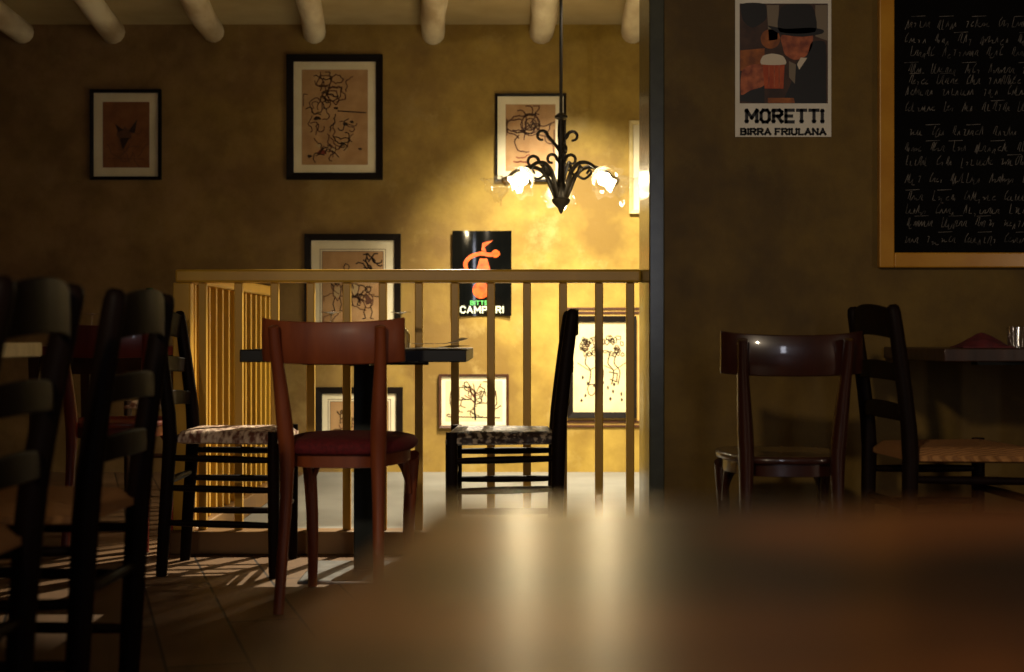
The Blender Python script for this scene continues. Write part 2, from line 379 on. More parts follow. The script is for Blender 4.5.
def art_figures(mb, rnd, w, h, y, ink=1, soft=2, n=4, lw=.0055):
    for i in range(n):
        cx = -w*.7 + 1.4*w*(i+.5)/n + rnd.uniform(-.1,.1)*w; cz = rnd.uniform(-.35,.45)*h
        s = h*rnd.uniform(.2,.3)
        mb.poly(clampp(blob(rnd, cx, cz, s*.3, s*.5, 10, .35)[:-1], w, h), y+.0002, soft if i % 2 else 3)
        mb.ribbon(clampp(blob(rnd, cx, cz+s*.9, s*.22, s*.28, 10, .15), w, h), lw, y, ink)
        mb.ribbon(clampp(blob(rnd, cx, cz, s*.35, s*.6, 12, .25), w, h), lw, y, soft)
        for q in (-1,1):
            mb.ribbon(clampp([(cx+q*s*.2,cz-s*.5),(cx+q*s*.35,cz-s*1.),(cx+q*s*.2,cz-s*1.5),(cx+q*s*.45,cz-s*1.55)], w, h), lw, y, ink)
            mb.ribbon(clampp(wander(rnd, cx+q*s*.3, cz+s*.35, 6, s*.18, .6 if q > 0 else PI-.6, .8), w, h), lw, y, ink)
    for i in range(6):
        mb.ribbon(clampp(wander(rnd, rnd.uniform(-w,w)*.8, rnd.uniform(-h,h)*.8, 12, w*.09), w, h), lw*.8, y, soft)
    mb.ribbon([(-w*.95,-h*.62),(-w*.2,-h*.7),(w*.95,-h*.6)], lw, y, soft)
    for i in range(9):
        mb.ribbon(clampp(wander(rnd, w*rnd.uniform(.3,.8), h*rnd.uniform(.6,.95), 6, w*.08), w, h), lw*1.4, y, ink)
        mb.ribbon(clampp(wander(rnd, w*rnd.uniform(-.7,.8), h*rnd.uniform(-.6,.2), 7, w*.07), w, h), lw, y, soft)
def art_dense(mb, rnd, w, h, y):
    for i in range(7):
        mb.ribbon(clampp(blob(rnd, rnd.uniform(-.6,.35)*w, rnd.uniform(-.5,.85)*h, w*rnd.uniform(.14,.34), h*rnd.uniform(.08,.2), 14, .3), w, h), .006, y, 2)
    for i in range(34):
        mb.ribbon(clampp(wander(rnd, rnd.uniform(-.9,.6)*w, rnd.uniform(-.9,.9)*h, 9, w*.07, curl=1.1), w, h), .0055, y, 1 if i % 3 == 0 else 2)
    for x,z,r in ((-.55,-.02,.07),(.05,.2,.05),(.35,-.15,.05),(.55,-.1,.04),(-.8,-.86,.05),(.8,-.7,.04)): mb.poly(clampp(blob(rnd, x*w, z*h, r*w*1.6, r*w, 9, .4)[:-1], w, h), y-.0003, 1)
    mb.ribbon([(.1*w,.14*h),(.98*w,.1*h)], .006, y, 1)
    for i in range(5): mb.poly(clampp(blob(rnd, rnd.uniform(-.7,.7)*w, rnd.uniform(-.85,-.5)*h, w*.09, h*.05, 8, .35)[:-1], w, h), y+.0002, 3)
    mb.poly(clampp(blob(rnd, -.4*w, -.78*h, w*.18, h*.06, 9, .3)[:-1], w, h), y+.0001, 4)
def art_bird(mb, rnd, w, h, y):
    mb.poly(clampp(blob(rnd, -.05*w, 0, w*.32, h*.22, 12, .3)[:-1], w, h), y, 2)
    mb.poly([(-.35*w,.1*h),(-.5*w,.35*h),(-.1*w,.15*h)], y-.0002, 1); mb.poly([(.1*w,.1*h),(.5*w,.5*h),(.4*w,.05*h)], y-.0002, 1); mb.poly([(-.3*w,-.1*h),(-.15*w,-.5*h),(.15*w,-.1*h)], y-.0002, 1)
    for i in range(9): mb.ribbon(clampp(wander(rnd, rnd.uniform(-.7,.7)*w, rnd.uniform(-.8,.3)*h, 9, w*.1), w, h), .0035, y-.0003, 2)
    mb.ribbon([(-.8*w,-.75*h),(.8*w,-.78*h)], .003, y, 2)
def art_face(mb, rnd, w, h, y):
    for r in (.42,.36,.24): mb.ribbon(clampp(blob(rnd, 0, .42*h, r*w, r*w*1.1, 18, .08), w, h), .006, y, 2)
    mb.ribbon([(-.1*w,.45*h),(.02*w,.3*h),(.08*w,.46*h)], .006, y, 1); mb.disc(-.12*w,.46*h,.03*w,y-.0002,1); mb.disc(.14*w,.46*h,.03*w,y-.0002,1)
    for i in range(16): mb.ribbon(clampp(wander(rnd, rnd.uniform(-.9,.9)*w, rnd.uniform(-.2,.75)*h, 10, w*.12), w, h), .007, y, 2)
    mb.ribbon(clampp(wander(rnd, -.7*w, -.75*h, 8, w*.1, 0), w, h), .008, y, 4); mb.ribbon(clampp(wander(rnd, -.6*w, -.6*h, 6, w*.1, 0), w, h), .006, y, 4)
def art_tree(mb, rnd, w, h, y):
    mb.ribbon([(.05*w,-.95*h),(.02*w,-.3*h),(.06*w,.2*h)], .009, y, 1)
    for i in range(10): mb.ribbon(clampp(wander(rnd, .05*w, -.2*h+i*.05*h, 7, h*.11, rnd.uniform(.1,3.0), .5), w, h), .005, y, 1 if i % 2 else 4)
    for x in (-.75,.72):
        mb.ribbon(clampp(blob(rnd, x*w, .1*h, .12*w, .5*h, 14, .2), w, h), .006, y, 1)
        mb.poly(clampp(blob(rnd, x*w, .4*h, .1*w, .2*h, 9, .3)[:-1], w, h), y, 2)
    mb.ribbon([(-.55*w,.7*h),(-.1*w,.72*h),(-.1*w,.1*h),(-.55*w,.05*h),(-.55*w,.7*h)], .005, y, 1)
    for i in range(20): mb.ribbon(clampp(wander(rnd, rnd.uniform(-.9,.9)*w, rnd.uniform(-.9,.8)*h, 8, w*.06, curl=1.), w, h), .005, y, 1 if i % 2 else 2)
    mb.ribbon([(-.95*w,-.8*h),(.95*w,-.86*h)], .006, y, 1)
def art_garden(mb, rnd, w, h, y):
    for i in range(46): mb.ribbon(clampp(blob(rnd, rnd.uniform(-.85,.85)*w, rnd.uniform(.3,.72)*h, w*rnd.uniform(.04,.12), w*rnd.uniform(.04,.12), 9, .35), w, h), .0045, y, 1 if i % 3 else 2)
    for a in (-.55,-.05,.35,.6): mb.ribbon(clampp(smooth2([(a*w,.35*h),(a*w-.1*w,.1*h),(a*w+.12*w,-.1*h),(a*w+.05*w,-.42*h)]), w, h), .006, y, 1)
    for q in (-1,1): mb.ribbon([(q*.95*w,.1*h),(q*.5*w,-.08*h),(q*.1*w,.04*h)], .004, y, 2)
    mb.disc(-.12*w,.62*h,.1*w,y,1); mb.disc(-.12*w,.62*h,.06*w,y-.0003,0)
    for x,z in ((-.75,-.25),(-.55,-.4),(-.3,-.45),(.05,-.38),(.25,-.5),(.5,-.42),(.45,-.6),(.78,-.66),(.35,-.78),(.8,-.8),(-.8,-.82),(-.65,-.7)):
        mb.poly(clampp(blob(rnd, x*w, z*h, .045*w, .045*h, 8, .3)[:-1], w, h), y-.0002, 1)
    mb.ribbon(clampp(blob(rnd, -.4*w, -.55*h, .16*w, .14*h, 14, .15), w, h), .005, y, 2)
    mb.ribbon([(.3*w,-.12*h),(.62*w,-.16*h),(.6*w,-.36*h),(.35*w,-.3*h)], .006, y, 1)
def smooth2(p): return [(v.x, v.z) for v in smooth_path([(x,0,z) for x,z in p], 5)]

def framed(label, x0, y0, x1, y1, fw, mw, art, paper, fm='frame_black', seed=1, dep=.024, line=False, outer=False, mat_m='mat', glass=True):
    X0, X1 = PX(x0,YW), PX(x1,YW); Z1, Z0 = PZ(y0,YW), PZ(y1,YW)
    w = (X1-X0)/2; h = (Z1-Z0)/2; px = YW/F
    t = thing('framed_picture', label, 'picture', ((X0+X1)/2, YW-.002, (Z0+Z1)/2), 0, 'framed pictures on the back wall')
    f = fw*px; g = mw*px
    fr = MB()
    O = [(-w,-h),(w,-h),(w,h),(-w,h)]; I = [(-w+f,-h+f),(w-f,-h+f),(w-f,h-f),(-w+f,h-f)]
    vs = [(x,0,z) for x,z in O] + [(x,-dep,z) for x,z in O] + [(x,-dep*.75,z) for x,z in I] + [(x,0,z) for x,z in I]
    fs = []
    for i in range(4):
        j = (i+1) % 4
        for a in range(3): fs.append((a*4+i, a*4+j, a*4+4+j, a*4+4+i))
        fs.append((12+i, 12+j, j, i))
    fr.add(vs, fs); fr.build('frame', M[fm], t, smooth=False, bevel=.002)
    iw, ih = w-f, h-f
    bx(-iw, iw, -.006, -.001, -ih, ih).build('mount', M[mat_m], t, smooth=False)
    aw, ah = iw-g, ih-g
    a = MB(); a.poly([(-aw,-ah),(aw,-ah),(aw,ah),(-aw,ah)], -.0066, 0)
    if line:
        for q in (0,.012): a.ribbon([(-aw-q,-ah-q),(aw+q,-ah-q),(aw+q,ah+q),(-aw-q,ah+q),(-aw-q,-ah-q)], .003, -.0072, 2)
    art(a, random.Random(seed), aw*.95, ah*.95, -.0075)
    a.build('print', [M[paper], M['ink'], M['ink_soft'], M['ink_pale'], M['ink_red']], t, smooth=False)
    if glass: bx(-iw, iw, -.0125, -.0115, -ih, ih).build('glazing', M['pane'], t, smooth=False)
    if outer:
        px6 = 6*px
        o = MB(); o.box(-w-px6, w+px6, -.001, 0.0015, -h-px6*1.45, h+px6*1.35); o.build('backing_board', M['ochre_board'], t, smooth=False)
        for s_, zz in ((1,h+px*7.4),(1,h+px*3.4),(-1,-h-px*3.6),(-1,-h-px*8)):
            bx(-w-px6, w+px6, -.008, -.0011, zz-.006, zz+.006).build('moulding', M['frame_brown'], t, smooth=False)
    return t
framed('black framed brown print with cream mount, high on the dark left of the wall', 91,90,162,180, 3.2,9, art_bird, 'paper_brown', seed=3)
framed('large thick black framed tan drawing hanging high under the ceiling beams', 287,55,383,180, 7,8, art_dense, 'paper_tan', seed=5)
framed('thin black framed drawing with round face, hanging behind the chandelier stem', 495,94,566,182, 2.6,8, art_face, 'paper_tan', seed=8)
framed('black framed sketch of figures cut across by the balustrade handrail', 305,234,401,358, 6.5,11, lambda a,r,w,h,y: art_figures(a,r,w,h,y,n=4), 'paper_tan', seed=11, line=True)
framed('black framed sketch lowest on the wall behind the red seated chair', 316,387,403,452, 6.5,8, lambda a,r,w,h,y: art_figures(a,r,w,h,y,n=5), 'paper_tan', seed=14, line=True)
framed('small dark framed landscape format tree drawing behind the balusters', 439,374,509,428, 2.6,4, art_tree, 'paper_cream', fm='frame_brown', seed=17)
framed('dark framed cream drawing with dotted figures on ochre backing board near wall end', 567,316,636,418, 6,2, art_garden, 'paper_cream', seed=21, outer=True, mat_m='paper_cream')
framed('pale cream framed print half hidden behind the right wall end', 629,121,700,214, 4,6, lambda a,r,w,h,y: art_figures(a,r,w,h,y,n=3), 'paper_cream', fm='frame_cream', seed=25)

# aperitif sign (generic orange fruit and peel instead of the known poster design)
sx0, sx1, sz1, sz0 = PX(452.5,YW), PX(511.5,YW), PZ(231,YW), PZ(316,YW)
t = thing('advertising_sign', 'glossy black sign with vermilion shape and white lettering behind the handrail', 'sign', ((sx0+sx1)/2, YW-.004, (sz0+sz1)/2))
w, h = (sx1-sx0)/2, (sz1-sz0)/2
# slightly bowed sheet
def bow(x, z): return -.002-.018*(x/w)**2
n = 12
gt = [[(-w+2*w*j/n, bow(-w+2*w*j/n, -h+2*h*i/n)-.002, -h+2*h*i/n) for j in range(n+1)] for i in range(n+1)]
gb = [[(p[0], p[1]+.002, p[2]) for p in r] for r in gt]
sb = MB(); sb.slab(gb, gt); sb.build('panel', M['sign_black'], t)
def sp(cx, cy): return ((cx-258.5)/357*2*w, -(cy-324)/512*2*h)
s = MB()
s.ribbon(smooth2([sp(165,300),sp(160,262),sp(190,225),sp(250,205),sp(310,212),sp(355,205)]), .022, 0, 0)
s.disc(*sp(340,205), .022, 0, 0)
s.poly([sp(245,235),sp(290,235),sp(310,305),sp(225,305)], 0, 0)
s.poly([sp(255,185),sp(262,140),sp(325,125),sp(275,165),sp(285,195)], 0, 0)
s1 = MB(); s1.disc(*sp(252,425), .047, 0, 0)
s2 = MB()
text(s2, 'BITTER', *(sp(190,0)[0], sp(318,0)[0]), sp(0,512)[1], sp(0,490)[1], .0045, 0, 1)
text(s2, 'CAMPARI', sp(130,0)[0], sp(386,0)[0], sp(0,560)[1], sp(0,524)[1], .0075, 0, 2)
for q, nm in ((s,'printed_peel'),(s1,'printed_fruit'),(s2,'lettering')):
    q.v = [(x, bow(x,z)-.0035, z) for x,y,z in q.v]
    q.build(nm, [M['sign_red'], M['sign_green'], M['sign_text'], M['p_grey']], t, smooth=False)

# beer poster on the right wall
px_ = YR/F
bx0, bx1, bz1, bz0 = PX(735,YR), PX(831,YR), PZ(-2,YR), PZ(137,YR)
w, h = (bx1-bx0)/2, (bz1-bz0)/2
def bp(cx, cy): return ((720+cx/4.63 - 783)*px_, (336-cy/4.634)*px_ + CH - (bz0+bz1)/2)
p = MB(); p.box(-w, w, -.002, 0, -h, h, 0)
y = -.0026
_poly = p.poly
def soft_poly(pts, yy, kk):
    if len(pts) > 4:
        P = pts; L_ = len(P); q_ = []
        for i in range(L_):
            a_, b_, c_, d_ = P[i-1], P[i], P[(i+1)%L_], P[(i+2)%L_]
            for tt in (0,.25,.5,.75):
                q_.append(tuple(.5*(2*b_[e]+(c_[e]-a_[e])*tt*.7+(2*a_[e]-5*b_[e]+4*c_[e]-d_[e])*tt*tt*.7+(3*b_[e]-a_[e]-3*c_[e]+d_[e])*tt**3*.7) + .3*(c_[e]-b_[e])*tt for e in (0,1)))
        pts = [(max(-w+.017,min(w-.017,x_)), max(z_, bp(0,480)[1])) for x_,z_ in q_]
    _poly(pts, yy, kk)
p.poly = soft_poly
p.poly([bp(90,480),bp(498,480),bp(498,18),bp(90,18)], y, 3)
y -= .0004
p.poly([bp(98,20),bp(205,20),bp(212,90),bp(150,130),bp(105,95)], y, 1)
p.poly([bp(215,25),bp(272,25),bp(265,185),bp(225,190)], y, 6)
p.poly([bp(440,25),bp(496,25),bp(496,190),bp(440,170)], y, 6)
p.poly([bp(92,235),bp(205,225),bp(205,320),bp(92,330)], y, 2)
p.disc(*bp(232,182), .032, y, 2)
y -= .0004
p.poly([bp(285,165),bp(420,150),bp(425,215),bp(395,262),bp(345,280),bp(300,255),bp(288,215)], y, 4)
p.poly([bp(400,262),bp(425,195),bp(498,212),bp(498,479),bp(300,479),bp(330,380),bp(345,300)], y, 1)
p.poly([bp(92,410),bp(205,390),bp(205,479),bp(92,470)], y, 1)
y -= .0004
p.poly([bp(275,150),bp(272,60),bp(300,25),bp(410,22),bp(438,60),bp(438,150)], y, 1)
p.poly([bp(218,120),bp(300,135),bp(420,130),bp(476,140),bp(470,158),bp(380,172),bp(280,160)], y, 1)
p.poly([bp(372,268),bp(402,270),bp(365,325),bp(355,300)], y, 5); p.poly([bp(318,285),bp(350,300),bp(345,390),bp(318,360)], y, 6)
p.poly([bp(100,330),bp(150,300),bp(200,310),bp(205,395),bp(140,420),bp(95,440)], y, 4)
p.poly([bp(220,455),bp(340,455),bp(345,479),bp(220,479)], y, 2)
y -= .0004
p.poly([bp(195,290),bp(298,290),bp(292,412),bp(205,412)], y, 7)
p.poly([bp(190,300),bp(196,262),bp(240,250),bp(290,262),bp(302,300)], y-.0003, 5)
for q in (225,250,272): p.ribbon([bp(q,305),bp(q,405)], .003, y-.0003, 4)
text(p, 'MORETTI', bp(122,0)[0], bp(472,0)[0], bp(0,566)[1], bp(0,512)[1], .0105, y, 1, True)
text(p, 'BIRRA FRIULANA', bp(96,0)[0], bp(486,0)[0], bp(0,624)[1], bp(0,598)[1], .0062, y, 1, True)
po = p.build('beer_poster', [M['white'],M['p_black'],M['p_orange'],M['p_dark'],M['p_skin'],M['p_foam'],M['p_grey'],M['p_beer']], smooth=False, loc=((bx0+bx1)/2, YR-.002, (bz0+bz1)/2))
tag(po, 'white bordered paper poster of hatted drinker with amber mug on right wall', 'poster')

# chalkboard
cx0, cx1, cz0, cz1 = PX(877,YR), PX(877,YR)+1.0, PZ(268,YR), PZ(268,YR)+1.25
w, h = (cx1-cx0)/2, (cz1-cz0)/2
cb = thing('chalkboard_sign', 'black chalkboard menu in honey coloured wooden frame on right wall', 'chalkboard', ((cx0+cx1)/2, YR-.002, (cz0+cz1)/2))
fwid = 15*px_
for a in ((-w,-w+fwid,-h,h),(w-fwid,w,-h,h),(-w+fwid,w-fwid,-h,-h+fwid),(-w+fwid,w-fwid,h-fwid,h)):
    bx(a[0],a[1],-.03,0,a[2],a[3]).build('frame_rail', M['board_frame'], cb, smooth=False, bevel=.004)
k = MB(); k.box(-w+fwid, w-fwid, -.014, -.001, -h+fwid, h-fwid, 0)
rnd = random.Random(4)
PSEUDO = 'MORETIBAFULNCP'
for yy in (24,40,53,70,81,92,108,132,148,162,179,197,210,223,239):
    zb = PZ(yy+4,YR) - (cz0+cz1)/2; x = PX(905+rnd.uniform(-2,4),YR) - (cx0+cx1)/2; end = w-fwid-.06-rnd.uniform(0,.25)
    while x < end:
        n_ = rnd.choice((3,4,5,6,7,8)); pts = []; cap = True; lean = .25
        for q in range(n_):
            if x > end: break
            hh = .031 if cap or rnd.random() < .22 else rnd.uniform(.013,.02); wd_ = rnd.uniform(.008,.015); cap = False
            lo_ = -.008 if rnd.random() < .1 else rnd.uniform(-.001,.002)
            for u, v in rnd.choice((((0,0),(.3,1),(.6,.1)),((0,.2),(.2,.9),(.6,.95),(.55,.1),(.9,0)),((0,1),(.1,0),(.7,0)),((.5,1),(0,.6),(.1,.05),(.8,.15)),((0,.6),(.8,.7),(.4,.65),(.3,0)))):
                zz = lo_ + v*hh; pts.append((x+u*wd_+zz*lean+rnd.uniform(-.0008,.0008), zb+zz))
            x += wd_
            if rnd.random() < .35:
                k.ribbon(pts, .0021, -.0146, 1); pts = []; x += .004
        if len(pts) > 1: k.ribbon(pts, .0021, -.0146, 1)
        if rnd.random() < .4: k.ribbon([(x-.06, zb+.034),(x-.015, zb+.036)], .002, -.0146, 1)
        x += .026
k.build('slate', [M['board'], M['chalk']], cb, smooth=False)

# ------------------------------------------------------------------ chandelier
DC = 6.5; SX = PX(561,DC)
ch = thing('chandelier', 'wrought iron chandelier with scrolled arms and five glass tulip shades', 'chandelier', (SX, DC, ZC))
def cz(y): return PZ(y,DC) - ZC
m = MB(); m.tube([(0,0,0),(0,0,cz(115))], .008, 8); m.build('cord', M['cord'], ch)
m = MB(); m.lathe([(.055,-.0),(.05,-.02),(.012,-.05)], 20); m.build('ceiling_rose', M['iron'], ch)
m = MB(); m.lathe([(.004,cz(112)),(.03,cz(116)),(.03,cz(118)),(.013,cz(120)),(.016,cz(128)),(.0165,cz(135)),(.013,cz(150)),(.014,cz(165)),(.017,cz(182)),(.028,cz(186)),(.036,cz(193)),(.034,cz(198)),(.045,cz(199.5)),(.04,cz(203)),(.016,cz(208)),(.009,cz(212)),(.002,cz(214))], 20)
m.build('stem', M['iron'], ch)
def scroll(p0, dirang, L, r, turns=.8, up=1):
    """flat iron tendril: a stalk that ends in a spiral"""
    u = Vector((math.cos(dirang), math.sin(dirang), 0)); pts = []
    for i in range(7): t = i/6; pts.append(Vector(p0) + u*(L*.75*t**1.3) + Vector((0,0,up*L*t)))
    c = pts[-1] + u*r; 
    for i in range(1,15): a = PI - i/14*turns*2*PI; rr = r*(1-.3*i/14); pts.append(c + u*(math.cos(a)*rr) + Vector((0,0,up*math.sin(a)*rr)))
    return pts
for z, a, L, r in ((152,PI,.075,.026),(143,0,.03,.026),(164,.15,.02,.026),(163,PI-.3,.02,.024),(190,PI+.1,.13,.028),(150,PI/2,.05,.022),(160,-PI/2+.3,.04,.02),(190,1.2,.12,.024)):
    m = MB(); m.tube(scroll((.006*math.cos(a),.006*math.sin(a),cz(z)), a, L, r), [.008]*7+[.0085-.003*i/14 for i in range(14)], 7); m.build('tendril', M['iron'], ch)
RA = .345
lamps = []
arm_proto = None
for q in range(5):
    a = math.radians(-54 + 72*q)
    ur = lambda r, z: (r*math.cos(a), r*math.sin(a), z)
    arm = MB()
    pts = smooth_path([ur(.02,cz(200)), ur(.045,cz(188)), ur(.075,cz(174)), ur(.125,cz(166.5)), ur(.185,cz(166.5)), ur(.235,cz(171)), ur(.262,cz(177))], 5)
    arm.tube(pts, [.0125-.0055*i/(len(pts)-1) for i in range(len(pts))], 9)
    pts = smooth_path([ur(.075,cz(174)), ur(.115,cz(178)), ur(.15,cz(172)), ur(.14,cz(169)), ur(.128,cz(173))], 5); arm.tube(pts, .0062, 7)
    ao = arm.build('arm', M['iron'], ch)
    d = Vector((math.cos(a)*.84, math.sin(a)*.84, -.54)).normalized()
    base = Vector(ur(.262, cz(178)))
    rot = d.to_track_quat('Z','Y').to_matrix()
    sk = MB(); sk.lathe([(.006,-.012),(.02,-.004),(.021,.022),(.013,.026)], 16, base, mtx=rot); sk.build('socket', M['brass'], ch)
    prof = [(.019,.004),(.036,.012),(.05,.032),(.055,.056),(.058,.074),(.067,.09),(.08,.098)]
    prof_in = [(r-.002, z+.0015) for r,z in reversed(prof)]
    def rim(i, an, r, z):
        k_ = min(i, 13-i); f = max(0, k_-2)/4.
        return r*(1+.10*f*math.cos(7*an)), z - .012*f*f*(1-math.cos(7*an))*.5
    sh = MB(); sh.lathe(prof+prof_in, 42, base, mtx=rot, rim=rim, cap=False); so = sh.build('lamp_shade', M['shade'], ch)
    bb = MB(); c = base + d*.05
    bb.lathe([(.001,-.03),(.012,-.026),(.014,-.018),(.024,-.006),(.03,.01),(.026,.026),(.014,.038),(.001,.041)], 18, c, mtx=rot); bb.build('bulb', M['bulb'] if q in (0,2,4) else M['shade'], ch)
    if q in (0,2,4): lamps.append((Vector((SX,DC,ZC)) + base + d*.125, d))

# ------------------------------------------------------------------ chairs
def ladder_chair(label, wood, seat_m, loc, rz, H=.845, foot=.035, rake=.05, wf=.42, wr=.36, dep=.37, SH=.455, r=.019, slats=3, group='ladder back chairs', arch=.022):
    t = thing('ladder_back_chair', label, 'chair', loc, rz, group)
    yb = -dep/2; yf = dep/2; hw = wr/2 - r; hf = wf/2 - r
    W = M[wood]
    def backy(z): return yb + foot*(SH-z)/SH if z < SH else yb - rake*((z-SH)/(H-SH))**1.2
    for s in (-1,1):
        m = MB(); zs = [0,.02,.15,.3,SH-.02,SH+.06,.6,.7,.78,H-.02,H-.006,H]
        m.tube([(s*hw, backy(z), z) for z in zs], [r*.78,r*.85,r*.95,r,r*1.08,r*1.05,r,r*.98,r*.95,r*.9,r*.75,r*.4], 12, flat=(1,1.12)); m.build('back_post', W, t)
        m = MB(); zs = [0,.02,.15,.3,SH-.05,SH+.004]
        m.tube([(s*hf, yf-r, z) for z in zs], [r*.75,r*.85,r*.95,r,r*1.02,r*.95], 12); m.build('front_leg', W, t)
    def slat(zc, hh, ar_t, ar_b, th=.014, bw=.03):
        m = MB(); n = 12; top = []; bot = []
        gt, gb = [], []
        for j in range(n+1):
            u = -1+2*j/n; x = u*(hw-.004); q = 1-u*u
            zt = zc+hh/2+ar_t*q; zb = zc-hh/2+ar_b*q; y = backy(zc) - bw*q*.8
            gt.append([(x, y-th/2, zb),(x, y-th/2-.001, (zb+zt)/2),(x, y-th/2, zt)]); gb.append([(x, y+th/2, zb),(x, y+th/2, (zb+zt)/2),(x, y+th/2, zt)])
        m.slab(gt, gb); m.build('back_slat', W, t, bevel=.003)
    slat(H-.055, .075, arch, .012)
    if slats == 3: slat(H-.185, .045, .012, .006); slat(H-.295, .042, .012, .006)
    else: slat(H-.2, .05, .012, .006)
    # stretchers
    def bar(p0, p1, rr=.0105):
        m = MB(); p0, p1 = Vector(p0), Vector(p1); m.tube([p0, p0.lerp(p1,.15), p0.lerp(p1,.5), p0.lerp(p1,.85), p1], [rr*.85,rr,rr*1.15,rr,rr*.85], 9); m.build('stretcher', W, t)
    for s in (-1,1):
        for z in (.17,.28,.375): bar((s*hw, backy(z), z), (s*hf, yf-r, z-.006))
    for z in (.2,.315): bar((-hf, yf-r, z), (hf, yf-r, z))
    bar((-hw, backy(.3), .3), (hw, backy(.3), .3))
    # seat rails wrapped by the seat, softly dished cushion of woven rush
    m = MB(); n = 14; gt, gb = [], []
    for i in range(n+1):
        v = i/n; row, rowb = [], []
        for j in range(n+1):
            u = -1+2*j/n; vv = 2*v-1
            wid = (hw-.01)*(1-v)+(hf+.016)*v; yy = yb+.004+(dep-.004)*v
            e = max(abs(u), abs(vv)); edge = (1-e**6)
            z = SH - .004 + .014*edge - .012*(1-max(abs(u),abs(vv)))
            if i in (0,n) or j in (0,n): z -= .014
            row.append((u*wid*(1-.02*(vv*vv)), yy, z)); rowb.append((u*wid*.985, yy, SH-.038 + (.006 if (i in (0,n) or j in (0,n)) else 0)))
        gt.append(row); gb.append(rowb)
    m.slab(gt, gb); m.build('seat', M[seat_m], t, angle=60)
    return t

def bentwood_chair(label, wood, seat_m, loc, rz, scale=1., pad=True, group='curved back bistro chairs'):
    t = thing('bistro_chair', label, 'chair', loc, rz, group)
    W = M[wood]; S = scale; yb = -.2; yf = .2; SH = .452
    def V(x,y,z): return (x*S, y*S, z*S)
    n = 16; gt, gb = [], []
    for j in range(n+1):
        u = -1+2*j/n; x = .2*math.sin(u*1.25)/math.sin(1.25); yc = yb-.052+.06*u*u
        row, rowb = [], []
        for i in range(7):
            v = i/6; zt = .812-.014*(1-u*u); zb = .688+.002*u*u-.006*(1-u*u); z = zb+(zt-zb)*v; lean = -.004*(v-.5)+.006*(v-.5)**2*4
            th = .009*(1-.35*abs(2*v-1)**3)
            row.append(V(x, yc+lean-th, z)); rowb.append(V(x, yc+lean+th, z))
        gt.append(row); gb.append(rowb)
    m = MB(); m.slab(gt, gb); m.build('backrest', W, t, bevel=.003, angle=50)
    for s in (-1,1):
        pts = [(s*.138,yb+.0-.055,0),(s*.134,yb-.03,.14),(s*.13,yb-.005,.3),(s*.128,yb,.43),(s*.132,yb-.012,.52),(s*.139,yb-.032,.63),(s*.145,yb-.056,.72),(s*.147,yb-.068,.775),(s*.1475,yb-.071,.787)]
        pts = [V(*p) for p in smooth_path(pts, 4)]; L = len(pts)
        rad = []
        for i in range(L):
            f = i/(L-1); q = .015+.008*math.exp(-((f-.46)/.2)**2); 
            if f > .97: q *= .75
            rad.append(q*S)
        m = MB(); m.tube(pts, rad, 12, flat=(1,1.15)); m.build('back_post', W, t)
        pts = smooth_path([(s*.158,yf-.035,SH-.05),(s*.158,yf-.03,.38),(s*.15,yf-.028,.25),(s*.146,yf-.03,.12),(s*.15,yf-.02,0)], 4)
        m = MB(); m.tube([V(*p) for p in pts], [(.024-.010*i/(len(pts)-1))*S for i in range(len(pts))], 12); m.build('front_leg', W, t)
        # curved corner braces between legs and apron
        m = MB(); m.tube([V(*p) for p in smooth_path([(s*.15,yf-.035,.29),(s*.142,yf-.035,.34),(s*.118,yf-.035,.385),(s*.07,yf-.035,.405)],4)], .0105*S, 8, flat=(1,1.3)); m.build('corner_brace', W, t)
        m = MB(); m.tube([V(*p) for p in smooth_path([(s*.152,yf-.05,.29),(s*.15,yf-.06,.35),(s*.148,yf-.09,.39),(s*.147,yf-.14,.405)],4)], .0105*S, 8, flat=(1,1.3)); m.build('corner_brace', W, t)
    def outline(grow=0):
        P = []; 
        for i in range(40):
            a = 2*PI*i/40; c, s_ = math.cos(a), math.sin(a); e = .55
            x = math.copysign(abs(c)**e, c); y = math.copysign(abs(s_)**e, s_)
            wx = .188 + .0*y if y > 0 else .188 + .038*y
            P.append((x*(wx+grow), y*(.212+grow)))
        return P
    def disc_stack(levels, mt, name):
        m = MB(); vs = []; fs = []; N_ = 40
        for g, z in levels: vs += [V(x, y, z) for x,y in outline(g)]
        for l in range(len(levels)-1):
            for i in range(N_): fs.append((l*N_+i, l*N_+(i+1)%N_, (l+1)*N_+(i+1)%N_, (l+1)*N_+i))
        fs.append(tuple(range(N_-1,-1,-1))); fs.append(tuple(range((len(levels)-1)*N_, len(levels)*N_)))
        m.add(vs, fs); m.build(name, mt, t, angle=60)
    disc_stack([(-.024,SH-.058),(-.018,SH-.056),(-.018,SH-.021)], W, 'apron')
    if pad: disc_stack([(-.006,SH-.02),(.002,SH-.014),(.003,SH+.002),(-.006,SH+.014),(-.035,SH+.022),(-.09,SH+.027),(-.15,SH+.029)], M[seat_m], 'seat')
    else: disc_stack([(-.004,SH-.02),(.002,SH-.016),(.002,SH-.004),(-.004,SH+.001),(-.03,SH),(-.07,SH-.006),(-.15,SH-.008)], W, 'seat')
    return t

